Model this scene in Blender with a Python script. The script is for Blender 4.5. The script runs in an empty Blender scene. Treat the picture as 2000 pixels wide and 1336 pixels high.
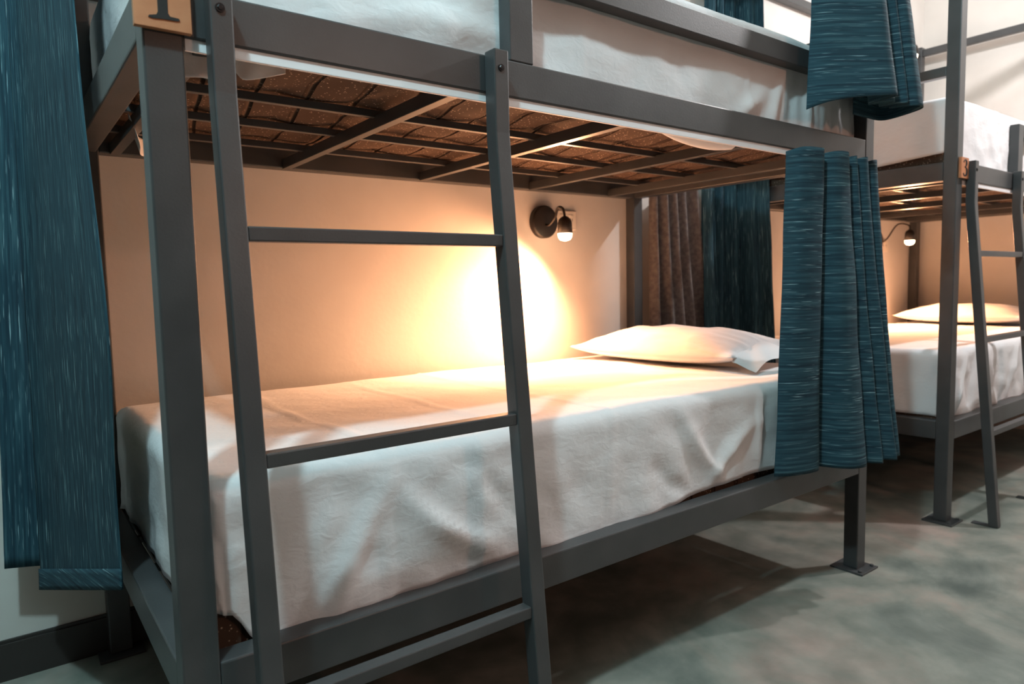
import bpy, bmesh, math, random
from mathutils import Vector, Matrix, noise
random.seed(7)
PI = math.pi
scn = bpy.context.scene
COL = scn.collection

# ------------------------------------------------------------------ camera
cam_d = bpy.data.cameras.new('camera')
cam = bpy.data.objects.new('camera', cam_d)
COL.objects.link(cam)
R_ = Vector((0.79795632, -0.60233688, -0.02135405))
U_ = Vector((0.06681242, 0.05318843, 0.99634687))
F_ = Vector((0.59900068, 0.796468, -0.08268563))
cam.matrix_world = Matrix(((R_.x, U_.x, -F_.x, -0.17993366), (R_.y, U_.y, -F_.y, -1.03645369),
                           (R_.z, U_.z, -F_.z, 0.9287876), (0, 0, 0, 1)))
cam_d.sensor_width = 36
cam_d.lens = 1340.816 * 36 / 2000
cam_d.clip_start = 0.02
cam_d.dof.use_dof = True
cam_d.dof.focus_distance = 1.35
cam_d.dof.aperture_fstop = 5.0
scn.camera = cam

# ------------------------------------------------------------------ view, world and room light
scn.view_settings.view_transform = 'Standard'
scn.view_settings.look = 'None'
scn.view_settings.gamma = 1
scn.view_settings.use_curve_mapping = False
scn.view_settings.exposure = 0.0
w = bpy.data.worlds.new('world')
scn.world = w
w.use_nodes = True
w.node_tree.nodes['Background'].inputs[0].default_value = (1.0, 0.70, 0.56, 1)
w.node_tree.nodes['Background'].inputs[1].default_value = 0.055


def bulb(name, loc, size, power, color):
    d = bpy.data.lights.new(name, 'POINT')
    d.shadow_soft_size = size
    d.energy = power
    d.color = color
    o = bpy.data.objects.new(name, d)
    COL.objects.link(o)
    o.location = loc
    return o


bulb('ceiling_light_aisle', (3.3, -0.63, 2.62), 0.040, 125, (1.0, 0.97, 0.97))
bulb('ceiling_light_entry', (-0.55, -0.78, 2.95), 0.06, 150, (0.60, 0.93, 1.0))
bulb('opposite_berth_lamp', (1.5, -3.0, 1.95), 0.09, 42, (1.0, 0.50, 0.33))


# ------------------------------------------------------------------ materials
def new_mat(name):
    m = bpy.data.materials.new(name)
    m.use_nodes = True
    return m, m.node_tree.nodes, m.node_tree.links, m.node_tree.nodes['Principled BSDF']


def ramp(n, stops):
    r = n.new('ShaderNodeValToRGB')
    el = r.color_ramp.elements
    while len(el) < len(stops):
        el.new(0.5)
    for e, (p, c) in zip(el, stops):
        e.position = p
        e.color = (c[0], c[1], c[2], 1)
    return r


def plain(name, col, rough=0.5, metal=0.0, spec=0.5):
    m, n, l, b = new_mat(name)
    b.inputs['Base Color'].default_value = (*col, 1)
    b.inputs['Roughness'].default_value = rough
    b.inputs['Metallic'].default_value = metal
    b.inputs['Specular IOR Level'].default_value = spec
    return m


def mottled(name, c1, c2, scale, rough=0.5, bump=0.0, bscale=40, detail=4, spec=0.5, lo=0.35, hi=0.65):
    m, n, l, b = new_mat(name)
    tc = n.new('ShaderNodeTexCoord')
    nz = n.new('ShaderNodeTexNoise')
    nz.inputs['Scale'].default_value = scale
    nz.inputs['Detail'].default_value = detail
    l.new(tc.outputs['Object'], nz.inputs['Vector'])
    r = ramp(n, [(lo, c1), (hi, c2)])
    l.new(nz.outputs['Fac'], r.inputs['Fac'])
    l.new(r.outputs['Color'], b.inputs['Base Color'])
    b.inputs['Roughness'].default_value = rough
    b.inputs['Specular IOR Level'].default_value = spec
    if bump:
        n2 = n.new('ShaderNodeTexNoise')
        n2.inputs['Scale'].default_value = bscale
        n2.inputs['Detail'].default_value = 6
        l.new(tc.outputs['Object'], n2.inputs['Vector'])
        bp = n.new('ShaderNodeBump')
        bp.inputs['Strength'].default_value = bump
        bp.inputs['Distance'].default_value = 0.01
        l.new(n2.outputs['Fac'], bp.inputs['Height'])
        l.new(bp.outputs['Normal'], b.inputs['Normal'])
    return m


def curtain_mat():
    # woven slub cloth: dark teal with broken pale threads running along U of the cloth
    m, n, l, b = new_mat('teal_slub_cloth')
    uv = n.new('ShaderNodeUVMap')
    uv.uv_map = 'cloth'

    def streak(sx, sy, detail=2):
        mp = n.new('ShaderNodeMapping')
        mp.inputs['Scale'].default_value = (sx, sy, 1)
        l.new(uv.outputs['UV'], mp.inputs['Vector'])
        t = n.new('ShaderNodeTexNoise')
        t.inputs['Scale'].default_value = 1
        t.inputs['Detail'].default_value = detail
        l.new(mp.outputs['Vector'], t.inputs['Vector'])
        return t
    a = streak(5, 150, 4)
    c = streak(11, 300, 2)
    d = streak(2.5, 7, 2)
    r1 = ramp(n, [(0.30, (0.009, 0.027, 0.044)), (0.56, (0.022, 0.065, 0.088)), (0.74, (0.060, 0.135, 0.160))])
    l.new(a.outputs['Fac'], r1.inputs['Fac'])
    r2 = ramp(n, [(0.62, (0, 0, 0)), (0.70, (1, 1, 1))])
    l.new(c.outputs['Fac'], r2.inputs['Fac'])
    r3 = ramp(n, [(0.40, (0.35, 0.35, 0.35)), (0.62, (1, 1, 1))])
    l.new(d.outputs['Fac'], r3.inputs['Fac'])
    mu = n.new('ShaderNodeMath')
    mu.operation = 'MULTIPLY'
    l.new(r2.outputs['Color'], mu.inputs[0])
    l.new(r3.outputs['Color'], mu.inputs[1])
    mx = n.new('ShaderNodeMix')
    mx.data_type = 'RGBA'
    l.new(mu.outputs[0], mx.inputs['Factor'])
    l.new(r1.outputs['Color'], mx.inputs['A'])
    mx.inputs['B'].default_value = (0.26, 0.42, 0.46, 1)
    l.new(mx.outputs['Result'], b.inputs['Base Color'])
    b.inputs['Roughness'].default_value = 0.85
    b.inputs['Specular IOR Level'].default_value = 0.25
    bp = n.new('ShaderNodeBump')
    bp.inputs['Strength'].default_value = 0.25
    bp.inputs['Distance'].default_value = 0.002
    l.new(a.outputs['Fac'], bp.inputs['Height'])
    l.new(bp.outputs['Normal'], b.inputs['Normal'])
    return m


def sheet_mat():
    m, n, l, b = new_mat('white_cotton')
    tc = n.new('ShaderNodeTexCoord')
    b.inputs['Base Color'].default_value = (0.75, 0.745, 0.76, 1)
    b.inputs['Roughness'].default_value = 0.9
    b.inputs['Specular IOR Level'].default_value = 0.2
    mp = n.new('ShaderNodeMapping')
    mp.inputs['Scale'].default_value = (1.0, 1.0, 1.7)
    mp.inputs['Rotation'].default_value = (0.3, 0.6, 0.4)
    l.new(tc.outputs['Object'], mp.inputs['Vector'])
    n1 = n.new('ShaderNodeTexNoise')
    n1.inputs['Scale'].default_value = 34
    n1.inputs['Detail'].default_value = 5
    n1.inputs['Distortion'].default_value = 0.5
    l.new(mp.outputs['Vector'], n1.inputs['Vector'])
    bp = n.new('ShaderNodeBump')
    bp.inputs['Strength'].default_value = 0.38
    bp.inputs['Distance'].default_value = 0.004
    l.new(n1.outputs['Fac'], bp.inputs['Height'])
    l.new(bp.outputs['Normal'], b.inputs['Normal'])
    return m


def floor_mat():
    m, n, l, b = new_mat('polished_concrete')
    tc = n.new('ShaderNodeTexCoord')
    a = n.new('ShaderNodeTexNoise')
    a.inputs['Scale'].default_value = 2.2
    a.inputs['Detail'].default_value = 8
    a.inputs['Roughness'].default_value = 0.6
    a.inputs['Distortion'].default_value = 0.6
    l.new(tc.outputs['Object'], a.inputs['Vector'])
    r = ramp(n, [(0.32, (0.105, 0.130, 0.120)), (0.46, (0.180, 0.205, 0.185)), (0.54, (0.235, 0.245, 0.218)),
                 (0.66, (0.30, 0.250, 0.222))])
    l.new(a.outputs['Fac'], r.inputs['Fac'])
    g = n.new('ShaderNodeTexNoise')
    g.inputs['Scale'].default_value = 9
    g.inputs['Detail'].default_value = 6
    l.new(tc.outputs['Object'], g.inputs['Vector'])
    rg = ramp(n, [(0.35, (0.72, 0.74, 0.72)), (0.65, (1.15, 1.1, 1.08))])
    l.new(g.outputs['Fac'], rg.inputs['Fac'])
    mx = n.new('ShaderNodeMix')
    mx.data_type = 'RGBA'
    mx.blend_type = 'MULTIPLY'
    mx.inputs['Factor'].default_value = 1
    l.new(r.outputs['Color'], mx.inputs['A'])
    l.new(rg.outputs['Color'], mx.inputs['B'])
    l.new(mx.outputs['Result'], b.inputs['Base Color'])
    rr = n.new('ShaderNodeMapRange')
    rr.inputs['To Min'].default_value = 0.42
    rr.inputs['To Max'].default_value = 0.68
    l.new(g.outputs['Fac'], rr.inputs['Value'])
    l.new(rr.outputs['Result'], b.inputs['Roughness'])
    bp = n.new('ShaderNodeBump')
    bp.inputs['Strength'].default_value = 0.12
    bp.inputs['Distance'].default_value = 0.01
    l.new(g.outputs['Fac'], bp.inputs['Height'])
    l.new(bp.outputs['Normal'], b.inputs['Normal'])
    return m


def mattress_mat():
    m, n, l, b = new_mat('brown_speckled_ticking')
    tc = n.new('ShaderNodeTexCoord')
    v = n.new('ShaderNodeTexVoronoi')
    v.inputs['Scale'].default_value = 110
    l.new(tc.outputs['Object'], v.inputs['Vector'])
    r = ramp(n, [(0.10, (0.50, 0.38, 0.28)), (0.22, (0.085, 0.055, 0.040))])
    l.new(v.outputs['Distance'], r.inputs['Fac'])
    l.new(r.outputs['Color'], b.inputs['Base Color'])
    mp = n.new('ShaderNodeMapping')
    mp.inputs['Rotation'].default_value = (0, 0, 0.16)
    l.new(tc.outputs['Object'], mp.inputs['Vector'])
    wv = n.new('ShaderNodeTexWave')
    wv.wave_profile = 'SIN'
    wv.inputs['Scale'].default_value = 3.2
    wv.inputs['Distortion'].default_value = 1.4
    wv.inputs['Detail'].default_value = 0
    wv.inputs['Detail Scale'].default_value = 0.8
    l.new(mp.outputs['Vector'], wv.inputs['Vector'])
    rq = ramp(n, [(0.0, (0, 0, 0)), (0.07, (1, 1, 1))])
    l.new(wv.outputs['Fac'], rq.inputs['Fac'])
    bp = n.new('ShaderNodeBump')
    bp.inputs['Strength'].default_value = 1.0
    bp.inputs['Distance'].default_value = 0.02
    l.new(rq.outputs['Color'], bp.inputs['Height'])
    l.new(bp.outputs['Normal'], b.inputs['Normal'])
    b.inputs['Roughness'].default_value = 0.95
    b.inputs['Specular IOR Level'].default_value = 0.1
    return m


M = {}
M['steel'] = mottled('grey_painted_steel', (0.042, 0.044, 0.046), (0.057, 0.058, 0.060), 9, 0.40, 0.035, 260, spec=0.6)
M['wall'] = mottled('cream_plaster', (0.62, 0.585, 0.545), (0.70, 0.665, 0.625), 2.5, 0.85, 0.05, 60, spec=0.2)
M['floor'] = floor_mat()
M['base'] = plain('dark_brown_skirting', (0.030, 0.024, 0.022), 0.5)
M['ceiling'] = plain('ceiling_white', (0.55, 0.53, 0.5), 0.9)
M['sheet'] = sheet_mat()
M['cloth'] = curtain_mat()
M['mattress'] = mattress_mat()
M['grey_cloth'] = mottled('grey_woven_cloth', (0.115, 0.100, 0.098), (0.19, 0.165, 0.155), 60, 0.9, 0.1, 200, spec=0.2)
M['black'] = plain('black_metal', (0.018, 0.013, 0.010), 0.42)
M['ply'] = mottled('birch_ply', (0.44, 0.155, 0.065), (0.56, 0.235, 0.11), 14, 0.6, 0.05, 80)
M['ink'] = plain('black_ink', (0.008, 0.008, 0.008), 0.6)
M['plastic'] = plain('cream_plastic', (0.74, 0.68, 0.60), 0.45)
M['strip'] = plain('white_strip', (0.85, 0.84, 0.86), 0.6)
M['screw'] = plain('dark_screw', (0.03, 0.03, 0.032), 0.35, 0.8)
m, n, l, b = new_mat('warm_bulb_glow')
b.inputs['Base Color'].default_value = (1, 0.9, 0.75, 1)
b.inputs['Emission Color'].default_value = (1.0, 0.72, 0.42, 1)
b.inputs['Emission Strength'].default_value = 14
M['bulb'] = m


# ------------------------------------------------------------------ helpers
def link_mesh(name, bm, mat, parent=None, smooth=False, bevel=0.0, loc=None):
    bmesh.ops.recalc_face_normals(bm, faces=bm.faces)
    me = bpy.data.meshes.new(name)
    bm.to_mesh(me)
    bm.free()
    me.materials.append(mat)
    if smooth:
        for p in me.polygons:
            p.use_smooth = True
    o = bpy.data.objects.new(name, me)
    COL.objects.link(o)
    if parent:
        o.parent = parent
    if loc:
        o.location = loc
    if bevel:
        md = o.modifiers.new('bevel', 'BEVEL')
        md.width = bevel
        md.segments = 2
        md.limit_method = 'ANGLE'
    return o


def box(bm, x0, x1, y0, y1, z0, z1):
    v = [bm.verts.new(p) for p in ((x0, y0, z0), (x1, y0, z0), (x1, y1, z0), (x0, y1, z0),
                                   (x0, y0, z1), (x1, y0, z1), (x1, y1, z1), (x0, y1, z1))]
    for f in ((0, 1, 2, 3), (4, 5, 6, 7), (0, 1, 5, 4), (1, 2, 6, 5), (2, 3, 7, 6), (3, 0, 4, 7)):
        bm.faces.new([v[i] for i in f])


def slab(name, dims, mat, parent=None, bevel=0.0015):
    bm = bmesh.new()
    box(bm, *dims)
    return link_mesh(name, bm, mat, parent, bevel=bevel)


def tube(bm, pts, radii, seg=16, cap=True):
    rings = []
    up = Vector((0, 0, 1))
    for i, p in enumerate(pts):
        p = Vector(p)
        a = Vector(pts[max(i - 1, 0)])
        c = Vector(pts[min(i + 1, len(pts) - 1)])
        t = (c - a).normalized()
        ref = Vector((1, 0, 0)) if abs(t.x) < 0.9 else Vector((0, 1, 0))
        n1 = (ref - t * ref.dot(t)).normalized()
        n2 = t.cross(n1)
        r = radii[i] if isinstance(radii, (list, tuple)) else radii
        rings.append([bm.verts.new(p + (n1 * math.cos(2 * PI * k / seg) + n2 * math.sin(2 * PI * k / seg)) * r)
                      for k in range(seg)])
    for a, c in zip(rings, rings[1:]):
        for k in range(seg):
            bm.faces.new((a[k], a[(k + 1) % seg], c[(k + 1) % seg], c[k]))
    if cap:
        bm.faces.new(rings[0])
        bm.faces.new(rings[-1])


def sweep_rect(bm, pts, wx, dy):
    """square tube following pts in the YZ plane, width wx along x, depth dy"""
    rings = []
    for i, p in enumerate(pts):
        a = Vector(pts[max(i - 1, 0)])
        c = Vector(pts[min(i + 1, len(pts) - 1)])
        t = (c - a).normalized()
        nn = Vector((0, -t.z, t.y)).normalized()
        if nn.y > 0:
            nn = -nn
        p = Vector(p)
        rings.append([bm.verts.new(p + Vector((sx * wx / 2, 0, 0)) + nn * (sy * dy / 2))
                      for sx, sy in ((-1, -1), (1, -1), (1, 1), (-1, 1))])
    for a, c in zip(rings, rings[1:]):
        for k in range(4):
            bm.faces.new((a[k], a[(k + 1) % 4], c[(k + 1) % 4], c[k]))
    bm.faces.new(rings[0])
    bm.faces.new(rings[-1])


def crom(pts, sub):
    out = []
    P = [Vector(p) for p in pts]
    for i in range(len(P) - 1):
        p0 = P[max(i - 1, 0)]
        p1, p2 = P[i], P[i + 1]
        p3 = P[min(i + 2, len(P) - 1)]
        for k in range(sub):
            t = k / sub
            out.append(0.5 * ((2 * p1) + (p2 - p0) * t + (2 * p0 - 5 * p1 + 4 * p2 - p3) * t * t +
                              (3 * p1 - p0 - 3 * p2 + p3) * t ** 3))
    out.append(P[-1])
    return out


def tag(o, label, cat, group=None, kind=None):
    o['label'] = label
    o['category'] = cat
    if group:
        o['group'] = group
    if kind:
        o['kind'] = kind
    return o


def thing(name, label, cat, loc=(0, 0, 0), group=None):
    o = bpy.data.objects.new(name, None)
    o.empty_display_size = 0.1
    COL.objects.link(o)
    o.location = loc
    return tag(o, label, cat, group)


def dup(o, dx=0, label=None, parent=None):
    c = o.copy()
    COL.objects.link(c)
    if parent:
        c.parent = parent
    else:
        c.location.x += dx
    for ch in list(o.children):
        dup(ch, 0, None, c)
    if label:
        c['label'] = label
    return c


# ------------------------------------------------------------------ room shell
D = 0.9875          # back wall plane
G = 2.62            # from the first bunk to the next one
bm = bmesh.new(); box(bm, -2.6, 4.82, D, D + 0.12, -0.05, 3.3)
o = link_mesh('wall_back', bm, M['wall']); o['kind'] = 'structure'
bm = bmesh.new(); box(bm, -2.6, 4.82, -4.5, D, -0.06, 0)
o = link_mesh('floor', bm, M['floor']); o['kind'] = 'structure'
bm = bmesh.new(); box(bm, -2.6, 4.82, -4.5, D, 3.2, 3.3)
o = link_mesh('ceiling', bm, M['ceiling']); o['kind'] = 'structure'
bm = bmesh.new(); box(bm, 4.70, 4.82, -4.5, D, 0, 3.2)
o = link_mesh('wall_right', bm, M['wall']); o['kind'] = 'structure'
bm = bmesh.new()
box(bm, -2.6, 4.70, D - 0.010, D, 0, 0.092)
box(bm, -2.6, 4.70, D - 0.006, D, 0.092, 0.100)
o = link_mesh('baseboard_back', bm, M['base'], bevel=0.001); o['kind'] = 'structure'

# ------------------------------------------------------------------ bunk bed
L, W = 2.0, 0.051
FB = 0.943
ZL0, ZL1, ZU0, ZU1 = 0.315, 0.384, 1.275, 1.342
ZT = 2.36


def make_bunk(label):
    t = thing('bunk_bed', label, 'bunk bed', group='grey steel bunk beds along the wall')
    # four posts with their base plates
    for px in (0, L - W):
        for py, pd in ((0, 0.0455), (D - 0.0465, 0.0455)):
            po = slab('post', (px, px + W, py, py + pd, 0.006, ZT), M['steel'], t, 0.003)
            cx, cy = px + W / 2, py + pd / 2
            bm = bmesh.new()
            y1 = min(cy + 0.052, D - 0.012)
            box(bm, cx - 0.052, cx + 0.052, cy - 0.052, y1, 0, 0.006)
            for sx in (-1, 1):
                if py == 0:
                    tube(bm, [(cx + sx * .038, cy - .038, .006), (cx + sx * .038, cy - .038, .012)], 0.006, 8)
            link_mesh('base_plate', bm, M['steel'], po, bevel=0.001)
    e = 0.0006
    for z0, z1 in ((ZL0, ZL1), (ZU0, ZU1)):
        slab('side_rail', (W, L - W, 0.0005, 0.0455, z0, z1), M['steel'], t, 0.003)
        slab('side_rail', (W, L - W, FB, D - 0.001, z0, z1), M['steel'], t, 0.003)
        for x0 in (0.0005, L - 0.0455):
            slab('end_rail', (x0, x0 + 0.045, 0.0455, FB, z0, z1), M['steel'], t, 0.003)
        # slatted base: cross bars and three thin long bars lying over them
        for x in (0.075, 0.503, 0.947, 1.40, 1.80):
            slab('cross_bar', (x, x + 0.022, 0.0455, FB, z0 - 0.003, z0 + 0.024), M['steel'], t, 0.0012)
        for y in (0.345, 0.560, 0.775):
            slab('long_bar', (0.0455, L - 0.0455, y, y + 0.014, z0 + 0.020, z0 + 0.036), M['steel'], t, 0.0012)
    # narrow white strip under the upper side rail
    slab('edge_strip', (W + 0.002, L - W - 0.002, 0.004, 0.0095, ZU0 - 0.016, ZU0), M['strip'], t, 0.0008)
    # guard rail with its gate post
    slab('guard_post', (0.610, 0.665, 0.0005, 0.034, ZU1, 1.545), M['steel'], t, 0.002)
    slab('guard_rail', (0.665, L - W, 0.0005, 0.034, 1.495, 1.545), M['steel'], t, 0.002)
    for x0 in (0.0015, L - 0.0345):
        slab('end_guard_rail', (x0, x0 + 0.033, 0.0455, D - 0.047, 1.648, 1.683), M['steel'], t, 0.002)
    slab('back_guard_rail', (W, L - W, D - 0.040, D - 0.008, 1.648, 1.683), M['steel'], t, 0.002)
    # top frame that carries the curtains
    slab('top_rail', (W, L - W, 0.0015, 0.0385, 2.305, 2.345), M['steel'], t, 0.002)
    slab('top_rail', (W, L - W, D - 0.044, D - 0.007, 2.305, 2.345), M['steel'], t, 0.002)
    for x0 in (0.002, L - 0.041):
        slab('top_rail', (x0, x0 + 0.037, 0.0455, D - 0.047, 2.305, 2.345), M['steel'], t, 0.002)
    return t


bunk = make_bunk('grey steel bunk bed in front, with the number 1 plaque and lit lower berth')
bunk3 = dup(bunk, G, 'grey steel bunk bed farther along the wall, bearing the number 3 plaque')


# number plaques (parts of their bunk)
def plaque(parent, x0, x1, z0, z1, digit, label):
    bm = bmesh.new()
    box(bm, x0, x1, -0.0105, -0.0003, z0, z1)
    p = link_mesh('number_plaque', bm, M['ply'], parent, bevel=0.0006)
    p['label'] = label
    cx, w_, h = (x0 + x1) / 2, x1 - x0, z1 - z0
    bm = bmesh.new()
    yy = -0.0112

    def poly(pts):
        front = [bm.verts.new((cx + a * w_, yy - 0.0003, z0 + c * h)) for a, c in pts]
        back = [bm.verts.new((cx + a * w_, -0.0104, z0 + c * h)) for a, c in pts]
        bm.faces.new(front)
        bm.faces.new(back)
        k = len(pts)
        for i in range(k):
            bm.faces.new((front[i], front[(i + 1) % k], back[(i + 1) % k], back[i]))
    if digit == 1:
        poly([(-.26, .15), (-.24, .175), (-.12, .20), (-.09, .25), (-.085, .72), (-.20, .64), (-.24, .70), (-.02, .88),
              (.085, .90), (.085, .25), (.12, .205), (.27, .20), (.29, .17), (.24, .155), (0, .15), (-.18, .135)])
    else:
        # old style 3: ribbon of varying width along two bowls
        def ribbon(pts):
            c = crom([(a, 0, z) for a, z, _ in pts], 5)
            wd = crom([(wv, 0, 0) for _, _, wv in pts], 5)
            Lf, Rt = [], []
            for i, p in enumerate(c):
                a = c[max(i - 1, 0)]
                q = c[min(i + 1, len(c) - 1)]
                tt = Vector(((q.x - a.x) * w_, 0, (q.z - a.z) * h)).normalized()
                nn = Vector((-tt.z, 0, tt.x))
                hw = wd[i].x / 2
                Lf.append((p.x + nn.x * hw, p.z + nn.z * hw * w_ / h))
                Rt.append((p.x - nn.x * hw, p.z - nn.z * hw * w_ / h))
            for i in range(len(c) - 1):
                poly([Lf[i], Lf[i + 1], Rt[i + 1], Rt[i]])
        ribbon([(-.22, .76, .10), (-.16, .84, .07), (.0, .88, .07), (.15, .80, .17), (.15, .68, .18), (.05, .58, .08),
                (-.08, .54, .05)])
        ribbon([(-.08, .54, .05), (.10, .51, .09), (.21, .38, .19), (.17, .22, .18), (.0, .13, .08), (-.16, .15, .08),
                (-.23, .24, .12)])
    link_mesh('numeral', bm, M['ink'], p)
    for sx in (x0 + 0.006, x1 - 0.006):
        pass
    return p


plaque(bunk, -0.010, 0.060, 1.277, 1.362, 1, 'wooden plaque with a black number 1')
plaque(bunk3, 0.012, 0.076, 1.280, 1.354, 3, 'wooden plaque with a black number 3')


# ------------------------------------------------------------------ ladder
def make_ladder(label):
    t = thing('ladder', label, 'ladder', group='bunk ladders')
    prof = [(-0.0165, 1.345), (-0.0165, 1.20), (-0.019, 1.165), (-0.127, 0.0015)]
    for x in (0.094, 0.566):
        bm = bmesh.new()
        sweep_rect(bm, [(x, y, z) for y, z in prof], 0.031, 0.031)
        s = link_mesh('stile', bm, M['steel'], t, bevel=0.0025)
        bm = bmesh.new()
        tube(bm, [(x - 0.002, -0.0315, 1.312), (x - 0.002, -0.034, 1.312)], 0.0062, 14)
        tube(bm, [(x - 0.002, -0.034, 1.312), (x - 0.002, -0.0352, 1.312)], [0.0045, 0.003], 6)
        link_mesh('bolt', bm, M['screw'], s)
    for z in (1.008, 0.690, 0.345):
        f = (1.165 - z) / 1.165
        y = -0.019 - 0.108 * f
        slab('rung', (0.1095, 0.5505, y - 0.0125, y + 0.0125, z - 0.0105, z + 0.0105), M['steel'], t, 0.002)
    for x in (0.094, 0.566):
        slab('foot_plate', (x - 0.0155, x + 0.0155, -0.112, -0.055, 0.0, 0.004), M['steel'], t, 0.0006)
    return t


lad = make_ladder('grey steel ladder leaning on the near bunk, beside the number 1 plaque')
dup(lad, G, 'grey steel ladder leaning on the far bunk, beside the number 3 plaque')


# ------------------------------------------------------------------ mattresses
def make_mattress(z0, z1, label):
    bm = bmesh.new()
    nx, ny = 96, 46
    x0, x1, y0, y1 = 0.058, 1.942, 0.056, 0.932
    # quilted underside and top, plain border
    def P(i, j, z, s):
        x = x0 + (x1 - x0) * i / nx
        y = y0 + (y1 - y0) * j / ny
        a, c = (x * 7.2 + y * 5.0), (x * 0.6 - y * 1.2)
        q = abs(math.sin(PI * (x * 6.4 + y * 3.2))) ** 0.5
        q *= abs(math.sin(PI * (y * 3.0 - x * 0.9))) ** 0.35 if j % 1 == 0 else 1
        edge = min(i, nx - i, j * 1.2, (ny - j) * 1.2) / 3.0
        dz = 0.010 * q * min(1, edge)
        return bm.verts.new((x, y, z + s * dz - s * 0.010))
    for z, s in ((z0, -1), (z1, 1)):
        g = [[P(i, j, z, s) for j in range(ny + 1)] for i in range(nx + 1)]
        for i in range(nx):
            for j in range(ny):
                bm.faces.new((g[i][j], g[i + 1][j], g[i + 1][j + 1], g[i][j + 1]))
        if s == -1:
            lo = g
        else:
            hi = g
    for i in range(nx):
        for j in (0, ny):
            bm.faces.new((lo[i][j], lo[i + 1][j], hi[i + 1][j], hi[i][j]))
    for j in range(ny):
        for i in (0, nx):
            bm.faces.new((lo[i][j], lo[i][j + 1], hi[i][j + 1], hi[i][j]))
    o = link_mesh('mattress', bm, M['mattress'], smooth=True)
    o.modifiers.new('split', 'EDGE_SPLIT')
    return tag(o, label, 'mattress', 'brown quilted mattresses')


mu = make_mattress(ZU0 + 0.038, 1.572, 'brown quilted mattress on the upper berth of the near bunk')
ml = make_mattress(ZL0 + 0.038, 0.626, 'brown mattress under the sheet of the near bunk lower berth')
dup(mu, G, 'brown quilted mattress on the upper berth of the far bunk')
dup(ml, G, 'brown mattress under the sheet of the far bunk lower berth')


# ------------------------------------------------------------------ sheets
def nz(x, y, z=0.0):
    return noise.noise(Vector((x, y, z)))


def sheet(name, x0, x1, y0, y1, zt, df, db, dl, dr, wr, R=0.03, seams=(), folds=(), hem=None, step=0.0125, off=(0, 0),
          top_amp=0.006, seed=0.0):
    bm = bmesh.new()
    xa, xb, ya, yb = x0 + R, x1 - R, y0 + R, y1 - R
    nu = int((xb - xa + dl + dr) / step)
    nv = int((yb - ya + df + db) / step)
    grid = []
    for i in range(nu + 1):
        u = xa - dl + (xb - xa + dl + dr) * i / nu
        col = []
        for j in range(nv + 1):
            v = ya - df + (yb - ya + df + db) * j / nv
            cx, cy = min(max(u, xa), xb), min(max(v, ya), yb)
            ou, ov = u - cx, v - cy
            if hem and ov < 0:
                ov *= hem(u)
            if hem and ou < 0:
                ou *= hem(v + 7)
            d = max(abs(ou), abs(ov))
            if d > 1e-6:
                # stay between a sharp and a rounded corner
                nrm = (abs(ou) ** 3 + abs(ov) ** 3) ** (1 / 3)
                dx, dy = ou / nrm, ov / nrm
                a = min(d / R, PI / 2)
                out = R * math.sin(a)
                down = R * (1 - math.cos(a)) + max(0, d - R * PI / 2)
                p = Vector((cx + dx * out, cy + dy * out, zt - down))
                nn = Vector((dx * math.sin(a), dy * math.sin(a), math.cos(a)))
                side = min(1, max(0, down / 0.05))
                s = u if abs(ov) >= abs(ou) else v + 3
                if abs(ov) > 0 and abs(ou) > 0:
                    s = u * 1.0 + v * 1.0
                k = down / 0.25
                wv = wr * (0.35 + 1.0 * k) * (nz(s * 7 + down * 5, down * 3, seed) + 0.5 * nz(s * 16 - down * 9, down * 7, seed + 4)) * side
                wv += 0.35 * wr * nz(s * 13, down * 22, seed + 2) * side
                for (fx, fz, ang, ln, wd, am) in folds:
                    if abs(ov) >= abs(ou):
                        rx, rz = u - fx, -down - fz
                        ca, sa = math.cos(ang), math.sin(ang)
                        al, ac = rx * ca + rz * sa, -rx * sa + rz * ca
                        ac += 0.9 * al * al
                        wv += am * math.exp(-(al / ln) ** 2 - (ac / wd) ** 2) * side
            else:
                p = Vector((cx, cy, zt))
                nn = Vector((0, 0, 1))
                wv = 0
            tw = top_amp * (nz(p.x * 3.1, p.y * 4.5, seed + 9) + 0.4 * nz(p.x * 9 + p.y * 7, p.y * 9, seed + 5))
            wv += tw * max(0, nn.z)
            for sx in seams:
                wv += 0.0028 * math.exp(-((u - sx - 0.006 * math.sin(v * 9)) / 0.006) ** 2)
            if d > 1e-6:
                wv = max(wv, -0.005)
            p = p + nn * wv
            p.x += off[0]
            col.append(bm.verts.new(p))
        grid.append(col)
    for i in range(nu):
        for j in range(nv):
            bm.faces.new((grid[i][j], grid[i + 1][j], grid[i + 1][j + 1], grid[i][j + 1]))
    o = link_mesh(name, bm, M['sheet'], smooth=True)
    md = o.modifiers.new('thick', 'SOLIDIFY')
    md.thickness = 0.0012
    md.offset = -1
    return o


low_folds = ((0.47, -0.17, 2.5, 0.10, 0.018, 0.016), (0.62, -0.16, 2.35, 0.09, 0.015, -0.012), (0.28, -0.17, 1.1, 0.12, 0.02, 0.014),
             (0.19, -0.14, 1.2, 0.12, 0.018, -0.010), (1.22, -0.15, 2.3, 0.12, 0.02, 0.016), (1.34, -0.16, 0.6, 0.11, 0.018, 0.016),
             (1.10, -0.20, 2.5, 0.06, 0.014, -0.012), (1.47, -0.11, 1.5, 0.10, 0.012, 0.010))
lo1 = sheet('bed_sheet', 0.046, 1.954, 0.040, 0.944, 0.646, 0.285, 0.14, 0.27, 0.20, 0.010, seams=(0.352, 0.646, 0.905, 1.475),
            folds=low_folds, hem=lambda s: 1 + 0.02 * math.sin(s * 9) - 0.20 * max(0, min(1, (0.115 - s) / 0.03)) * (s < 3) - (0.09 * max(0, min(1, (s - 1.05) / .4)) if s < 3 else 0),
            seed=1.3)
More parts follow.
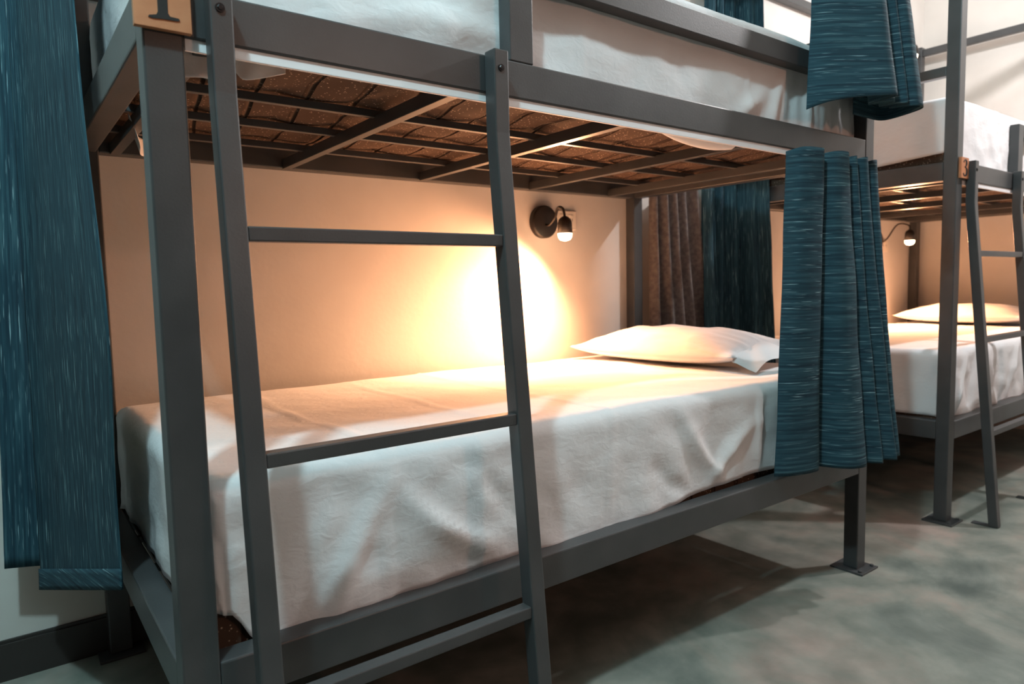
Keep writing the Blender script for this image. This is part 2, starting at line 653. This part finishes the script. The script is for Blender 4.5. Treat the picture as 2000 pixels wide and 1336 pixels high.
tag(lo1, 'white sheet on the lower berth of the near bunk, hanging to the frame rail', 'bed sheet', 'white bed sheets')
up_folds = ((1.40, -0.22, 0.55, 0.07, 0.02, 0.014), (1.52, -0.20, 1.25, 0.08, 0.016, 0.012), (1.60, -0.18, 1.45, 0.10, 0.014, -0.014),
            (1.68, -0.17, 1.6, 0.10, 0.014, 0.014), (1.76, -0.17, 1.6, 0.10, 0.012, -0.014), (1.84, -0.17, 1.55, 0.10, 0.012, 0.012),
            (0.45, -0.20, 0.1, 0.20, 0.03, 0.010))
up1 = sheet('bed_sheet', 0.047, 1.953, 0.036, 0.944, 1.592, 0.275, 0.14, 0.21, 0.20, 0.006, seams=(0.83, 1.12, 1.40),
            folds=up_folds, seed=4.1, hem=lambda s: 1 + 0.012 * math.sin(s * 8))
tag(up1, 'white sheet on the upper berth of the near bunk, behind the guard rail', 'bed sheet', 'white bed sheets')
lo3 = sheet('bed_sheet', 0.046, 1.954, 0.040, 0.944, 0.646, 0.285, 0.14, 0.27, 0.20, 0.013, seams=(0.40, 1.1), off=(G, 0),
            folds=((0.18, -0.15, 1.1, 0.12, 0.02, 0.018), (0.30, -0.15, 1.3, 0.12, 0.02, -0.014), (0.5, -0.15, 1.9, 0.12, 0.02, 0.016),
                   (0.75, -0.14, 1.2, 0.12, 0.02, 0.016)), seed=8.7)
tag(lo3, 'white sheet on the lower berth of the far bunk', 'bed sheet', 'white bed sheets')
up3 = sheet('bed_sheet', 0.047, 1.953, 0.036, 0.944, 1.592, 0.275, 0.14, 0.235, 0.20, 0.009, seams=(0.5,), off=(G, 0), seed=12.2,
            hem=lambda s: 1 + 0.05 * math.sin(s * 7))
tag(up3, 'white sheet on the upper berth of the far bunk, draped over the end', 'bed sheet', 'white bed sheets')


# loose corner of the upper sheet drooping below the rail of the near bunk (part of that sheet)
def flap(pts_rows, parent, name='loose_corner'):
    bm = bmesh.new()
    rows = [crom(r, 6) for r in pts_rows]
    cols = list(zip(*rows))
    cols = [crom(c, 5) for c in cols]
    g = [[bm.verts.new(p) for p in c] for c in cols]
    for i in range(len(g) - 1):
        for j in range(len(g[0]) - 1):
            bm.faces.new((g[i][j], g[i + 1][j], g[i + 1][j + 1], g[i][j + 1]))
    o = link_mesh(name, bm, M['sheet'], parent, smooth=True)
    md = o.modifiers.new('thick', 'SOLIDIFY')
    md.thickness = 0.0012
    return o


flap([[(0.056, 0.062, 1.300), (0.080, 0.060, 1.300), (0.115, 0.060, 1.300), (0.140, 0.062, 1.300), (0.170, 0.066, 1.300), (0.215, 0.072, 1.298)],
      [(0.058, 0.058, 1.268), (0.082, 0.064, 1.268), (0.112, 0.058, 1.270), (0.138, 0.070, 1.276), (0.165, 0.060, 1.272), (0.216, 0.076, 1.284)],
      [(0.060, 0.060, 1.238), (0.084, 0.058, 1.241), (0.104, 0.064, 1.243), (0.135, 0.074, 1.262), (0.150, 0.060, 1.248), (0.214, 0.070, 1.270)]], up1)
flap([[(0.070, 0.60, 1.30), (0.085, 0.70, 1.30), (0.110, 0.80, 1.30), (0.150, 0.88, 1.30)],
      [(0.085, 0.61, 1.262), (0.105, 0.70, 1.255), (0.120, 0.79, 1.250), (0.160, 0.87, 1.262)]], up1)
flap([[(1.05, 0.052, 1.298), (1.2, 0.050, 1.298), (1.35, 0.050, 1.298), (1.48, 0.052, 1.298)],
      [(1.05, 0.060, 1.290), (1.2, 0.085, 1.272), (1.35, 0.090, 1.268), (1.48, 0.070, 1.288)],
      [(1.05, 0.070, 1.298), (1.2, 0.115, 1.290), (1.35, 0.125, 1.288), (1.48, 0.095, 1.298)]], up1)


# ------------------------------------------------------------------ pillows
def make_pillow(name, cx, cy, cz, sx, sy, h, rot, label, seed):
    bm = bmesh.new()
    nx, ny = 40, 56
    sides = []
    for s in (1, -1):
        g = []
        for i in range(nx + 1):
            col = []
            for j in range(ny + 1):
                a, c = i / nx * 2 - 1, j / ny * 2 - 1
                # pinched sides and pointed corners
                ex = a * (1 - 0.10 * (1 - c * c) * abs(a) ** 3)
                ey = c * (1 - 0.07 * (1 - a * a) * abs(c) ** 3)
                f = max(0.0, (1 - abs(a) ** 2.6)) ** 0.62 * max(0.0, (1 - abs(c) ** 3.0)) ** 0.62
                z = s * h / 2 * f * (1 if s > 0 else 0.42)
                wv = 0.010 * nz(a * 2.5, c * 3, seed) * f + 0.006 * nz(a * 7, c * 5 + a * 3, seed + 3) * (1 - f * 0.5)
                z += wv if s > 0 else 0
                if f < 1e-4:
                    z = 0
                # flat hem lip at the front (open) end
                x, y = ex * sx / 2, ey * sy / 2
                lift = 0.018 * (abs(a) * abs(c)) ** 3
                col.append(bm.verts.new((x, y, z + lift)))
            g.append(col)
        for i in range(nx):
            for j in range(ny):
                bm.faces.new((g[i][j], g[i + 1][j], g[i + 1][j + 1], g[i][j + 1]))
        sides.append(g)
    bmesh.ops.remove_doubles(bm, verts=bm.verts, dist=0.0004)
    # open case end: a loose cloth mouth drooping past the front end
    rows = []
    for k in range(5):
        r = []
        for i in range(21):
            a = i / 20 * 2 - 1
            x = a * sx / 2 * (0.93 + 0.03 * math.sin(k))
            y = -sy / 2 * 0.965 - 0.019 * k
            z = (0.030 * (1 - a * a) + 0.006 * math.sin(a * 6 + k)) * (1 - k * 0.12) - 0.006 * k
            r.append(bm.verts.new((x, y + 0.02 * (1 - a * a), z)))
        rows.append(r)
    for p, q in zip(rows, rows[1:]):
        for i in range(20):
            bm.faces.new((p[i], p[i + 1], q[i + 1], q[i]))
    o = link_mesh(name, bm, M['sheet'], smooth=True, loc=(cx, cy, cz))
    o.rotation_euler = rot
    return tag(o, label, 'pillow', 'white pillows')


p1 = make_pillow('pillow', 1.765, 0.575, 0.689, 0.40, 0.68, 0.155, (0.0, -0.06, 0.10),
                 'white pillow on the near bunk lower berth, under the wall lamp', 2.2)
p3 = make_pillow('pillow', G + 1.755, 0.575, 0.689, 0.40, 0.68, 0.15, (0.0, -0.04, 0.03),
                 'white pillow on the far bunk lower berth, behind the number 3 post', 5.5)


# ------------------------------------------------------------------ curtains
def curtain(top, bot, zt, zb, label, name='curtain', nv=70, warp=1.15, vertical=False, sub=6, belly=None, ripple=0.003, seed=0.0,
            mat=None):
    T = crom([(a, c, 0) for a, c in top], sub)
    B = crom([(a, c, 0) for a, c in bot], sub)
    ZB = crom([(z, 0, 0) for z in (zb if isinstance(zb, (list, tuple)) else [zb] * len(bot))], sub)
    ZTp = crom([(z, 0, 0) for z in (zt if isinstance(zt, (list, tuple)) else [zt] * len(top))], sub)
    n_ = len(T)
    bm = bmesh.new()
    uvl = bm.loops.layers.uv.new('cloth')
    arc = [0]
    for i in range(1, n_):
        arc.append(arc[-1] + ((B[i] - B[i - 1]).length + (T[i] - T[i - 1]).length) / 2)
    g, UV = [], {}
    for i in range(n_):
        col = []
        for j in range(nv + 1):
            t = j / nv
            f = t ** warp
            p = T[i].lerp(B[i], f)
            z = ZTp[i].x + (ZB[i].x - ZTp[i].x) * t
            if belly:
                p += Vector(belly(i / (n_ - 1), t))
            p.y += ripple * nz(arc[i] * 9, z * 6, seed) * min(1, t * 4)
            p.x += ripple * nz(arc[i] * 9, z * 5, seed + 5) * min(1, t * 4)
            v = bm.verts.new((p.x, p.y, z))
            UV[v] = (arc[i] + seed, z) if not vertical else (z + seed, arc[i])
            col.append(v)
        g.append(col)
    for i in range(n_ - 1):
        for j in range(nv):
            fc = bm.faces.new((g[i][j], g[i + 1][j], g[i + 1][j + 1], g[i][j + 1]))
            for lp in fc.loops:
                lp[uvl].uv = UV[lp.vert]
    o = link_mesh(name, bm, mat or M['cloth'], smooth=True)
    md = o.modifiers.new('thick', 'SOLIDIFY')
    md.thickness = 0.0016
    return tag(o, label, 'curtain')


# right end of the near bunk, lower berth
curtain([(1.502, -.010), (1.520, -.045), (1.565, -.062), (1.602, -.060), (1.613, -.010), (1.645, -.060), (1.690, -.072), (1.724, -.062),
         (1.736, -.008), (1.760, -.055), (1.779, -.058), (1.788, -.010), (1.811, -.060), (1.840, -.058), (1.849, -.008),
         (1.873, -.056), (1.903, -.054), (1.912, -.010)],
        [(1.470, -.008), (1.500, -.030), (1.560, -.052), (1.615, -.050), (1.640, -.006), (1.672, -.085), (1.712, -.115), (1.768, -.108),
         (1.778, -.055), (1.795, -.100), (1.822, -.128), (1.838, -.070), (1.858, -.100), (1.890, -.138), (1.905, -.085),
         (1.918, -.110), (1.945, -.120), (1.955, -.060)],
        [1.262, 1.270, 1.271, 1.269, 1.258, 1.268, 1.271, 1.269, 1.260, 1.267, 1.268, 1.258, 1.268, 1.269, 1.255, 1.266, 1.267, 1.258], [.398, .398, .40, .40, .40, .40, .40, .398, .398, .398, .398, .398, .398, .398, .398, .398, .40, .40],
        'teal pleated curtain hanging from the upper rail of the near bunk, beside its pillow', seed=1.0)
# right end of the near bunk, upper berth, wraps around the post
curtain([(1.615, -.030), (1.65, -.045), (1.70, -.055), (1.755, -.060), (1.765, -.018), (1.80, -.050), (1.82, -.020), (1.85, -.055),
         (1.87, -.020), (1.90, -.055), (1.94, -.050), (1.95, -.016), (1.90, -.008), (1.86, -.008)],
        [(1.560, -.032), (1.595, -.075), (1.655, -.125), (1.745, -.180), (1.775, -.090), (1.800, -.150), (1.818, -.100), (1.842, -.165),
         (1.862, -.105), (1.895, -.165), (1.955, -.150), (2.005, -.030), (1.92, -.014), (1.84, -.014)],
        2.300, [1.372, 1.388, 1.398, 1.402, 1.402, 1.40, 1.40, 1.40, 1.40, 1.40, 1.40, 1.40, 1.40, 1.40],
        'teal pleated curtain beside the near bunk upper berth, wrapped around the post', seed=3.0, nv=90)
# left end of the near bunk: flat panel with a turned up hem
def bl(a, t):
    z = 2.3 + (0.38 - 2.3) * t
    k = math.exp(-((z - 0.85) / 0.28) ** 2)
    return (0, -0.13 * k * a * a * (1 - t ** 6), 0)
cl = curtain([(-.105, .900), (-.085, .880), (-.060, .760), (-.040, .66), (-.022, .56)],
             [(-.134, .868), (-.112, .795), (-.085, .675), (-.050, .515), (-.022, .390)],
             2.300, [.2464, .2656, .2999, .3459, .3816],
             'flat teal curtain panel at the left end of the near bunk, against the wall', vertical=True, belly=bl, seed=5.0, ripple=0.0015,
             warp=1.4)
cb = curtain([(-.135, .940), (-.110, .938), (-.075, .935)], [(-.200, .890), (-.165, .885), (-.110, .880)], 2.300, [.3055, .302, .2946],
             'x', name='back_layer', vertical=True, seed=6.0, ripple=0.001)
cb.parent = cl
for k in ('label', 'category'):
    del cb[k]
hb = curtain([(-.1365, .867), (-.1145, .794), (-.0875, .674), (-.0525, .514), (-.0235, .389)],
             [(-.1385, .865), (-.1165, .792), (-.0895, .672), (-.0545, .512), (-.0245, .387)],
             [.2957, .3135, .3452, .3878, .4209], [.2464, .2656, .2999, .3459, .3816], 'x', name='turned_hem', nv=4, seed=8.0, ripple=0.0)
hb.parent = cl
for k in ('label', 'category'):
    del hb[k]
# curtains hanging in the gap between the two bunks
curtain([(2.022, .925), (2.04, .895), (2.06, .930), (2.085, .880), (2.11, .905), (2.14, .875), (2.17, .915), (2.20, .880), (2.24, .91),
         (2.27, .87), (2.30, .90)],
        [(2.025, .930), (2.06, .880), (2.09, .930), (2.13, .860), (2.18, .885), (2.22, .850), (2.26, .905), (2.30, .860), (2.345, .90),
         (2.385, .845), (2.42, .88)],
        1.330, .30, 'grey curtain hanging behind the near bunk pillow, closest to the lit wall', vertical=True, seed=10.0, mat=M['grey_cloth'])
curtain([(2.29, .860), (2.32, .835), (2.345, .86), (2.36, .85)], [(2.30, .850), (2.34, .815), (2.375, .845), (2.395, .83)], 1.33, .30,
        'narrow teal curtain between the grey curtain and the dark one behind the near pillow', vertical=True, seed=11.0)
curtain([(2.40, .935), (2.43, .900), (2.455, .935), (2.48, .895), (2.51, .925), (2.535, .880), (2.56, .89), (2.565, .82), (2.59, .81),
         (2.585, .77)],
        [(2.36, .935), (2.40, .895), (2.43, .940), (2.465, .885), (2.50, .920), (2.54, .850), (2.57, .86), (2.575, .77), (2.605, .76),
         (2.598, .68)],
        2.300, .30, 'dark teal full length curtain at the end of the far bunk, behind the pillow', vertical=True, seed=12.0)


# ------------------------------------------------------------------ reading lamps
def make_lamp(x, z, label, reach=0.13, drop=0.075, peak=0.045, light=True, power=8):
    t = thing('wall_lamp', label, 'wall lamp', (x, D, z), 'black gooseneck wall lamps')
    bm = bmesh.new()
    tube(bm, [(0, -0.0005, 0), (0, -0.019, 0), (0, -0.024, 0), (0, -0.025, 0)], [0.061, 0.061, 0.057, 0.050], 48)
    o = link_mesh('wall_plate', bm, M['black'], t, smooth=True)
    o.modifiers.new('split', 'EDGE_SPLIT').split_angle = 0.6
    y1 = -reach
    bm = bmesh.new()
    pts = crom([(0, -0.024, -0.012), (0, -0.045, -0.012), (0, -0.075, 0.010), (0, -0.5 * reach - 0.03, peak), (0, -reach + 0.008, peak - 0.008),
                (0, y1, peak - 0.040)], 8)
    tube(bm, pts, 0.0048, 12)
    link_mesh('gooseneck', bm, M['black'], t, smooth=True)
    zs = peak - 0.034
    bm = bmesh.new()
    prof = [(0.006, 0), (0.014, -0.004), (0.022, -0.012), (0.0260, -0.024), (0.0275, -0.062)]
    tube(bm, [(0, y1, zs + dz) for _, dz in prof] + [(0, y1, zs - 0.062), (0, y1, zs - 0.040)],
         [r for r, _ in prof] + [0.0262, 0.0250], 32, cap=True)
    link_mesh('lamp_shade', bm, M['black'], t, smooth=True)
    bm = bmesh.new()
    tube(bm, [(0, y1, zs - 0.045), (0, y1, zs - 0.064), (0, y1, zs - 0.076), (0, y1, zs - 0.086), (0, y1, zs - 0.090)],
         [0.0250, 0.0265, 0.0250, 0.018, 0.004], 28)
    o = link_mesh('bulb', bm, M['bulb'], t, smooth=True)
    o['label'] = 'glowing warm bulb'
    if light:
        for nm, pw, ang, bl_, aim, colr in (('bulb_light', power * 11.5, 178, 1.0, (-0.50, -0.20, -0.60), (1.0, 0.455, 0.215)),
                                            ('bulb_beam', power * 5.5, 80, 1.0, (-0.46, 0.03, -0.44), (1.0, 0.62, 0.36))):
            sp = bpy.data.lights.new(nm, 'SPOT')
            sp.energy = pw
            sp.color = colr
            sp.spot_size = math.radians(ang)
            sp.spot_blend = bl_
            sp.shadow_soft_size = 0.022
            so = bpy.data.objects.new(nm, sp)
            COL.objects.link(so)
            so.parent = t
            so.location = (0, y1, zs - 0.105)
            so.rotation_euler = Vector(aim).to_track_quat('-Z', 'Y').to_euler()
    return t


make_lamp(1.496, 1.163, 'black gooseneck lamp lit above the near bunk lower pillow')
make_lamp(G + 1.490, 1.150, 'black gooseneck lamp lit above the far bunk lower pillow', reach=0.20, peak=0.085)
make_lamp(G + 1.490, 2.200, 'black gooseneck lamp lit above the far bunk upper berth', reach=0.19, peak=0.085, power=0.8)


# ------------------------------------------------------------------ wall sockets
def make_outlet(x, z, label):
    t = thing('wall_outlet', label, 'wall socket', (x, D, z), 'cream wall sockets')
    bm = bmesh.new(); box(bm, -0.055, 0.045, -0.009, 0, -0.036, 0.036)
    link_mesh('cover_plate', bm, M['plastic'], t, bevel=0.002)
    for xx in (-0.024, 0.016):
        bm = bmesh.new(); box(bm, xx - 0.015, xx + 0.015, -0.0112, -0.009, -0.022, 0.022)
        s = link_mesh('socket', bm, M['plastic'], t, bevel=0.001)
        bm = bmesh.new()
        for a in (-0.006, 0.006):
            box(bm, xx + a - 0.001, xx + a + 0.001, -0.0116, -0.0112, -0.004, 0.007)
        link_mesh('slot', bm, M['ink'], s)
    return t


make_outlet(1.618, 1.174, 'cream double socket plate on the lit wall, behind the near lower lamp')
make_outlet(G + 1.600, 1.120, 'cream double socket plate beside the far bunk lower lamp')
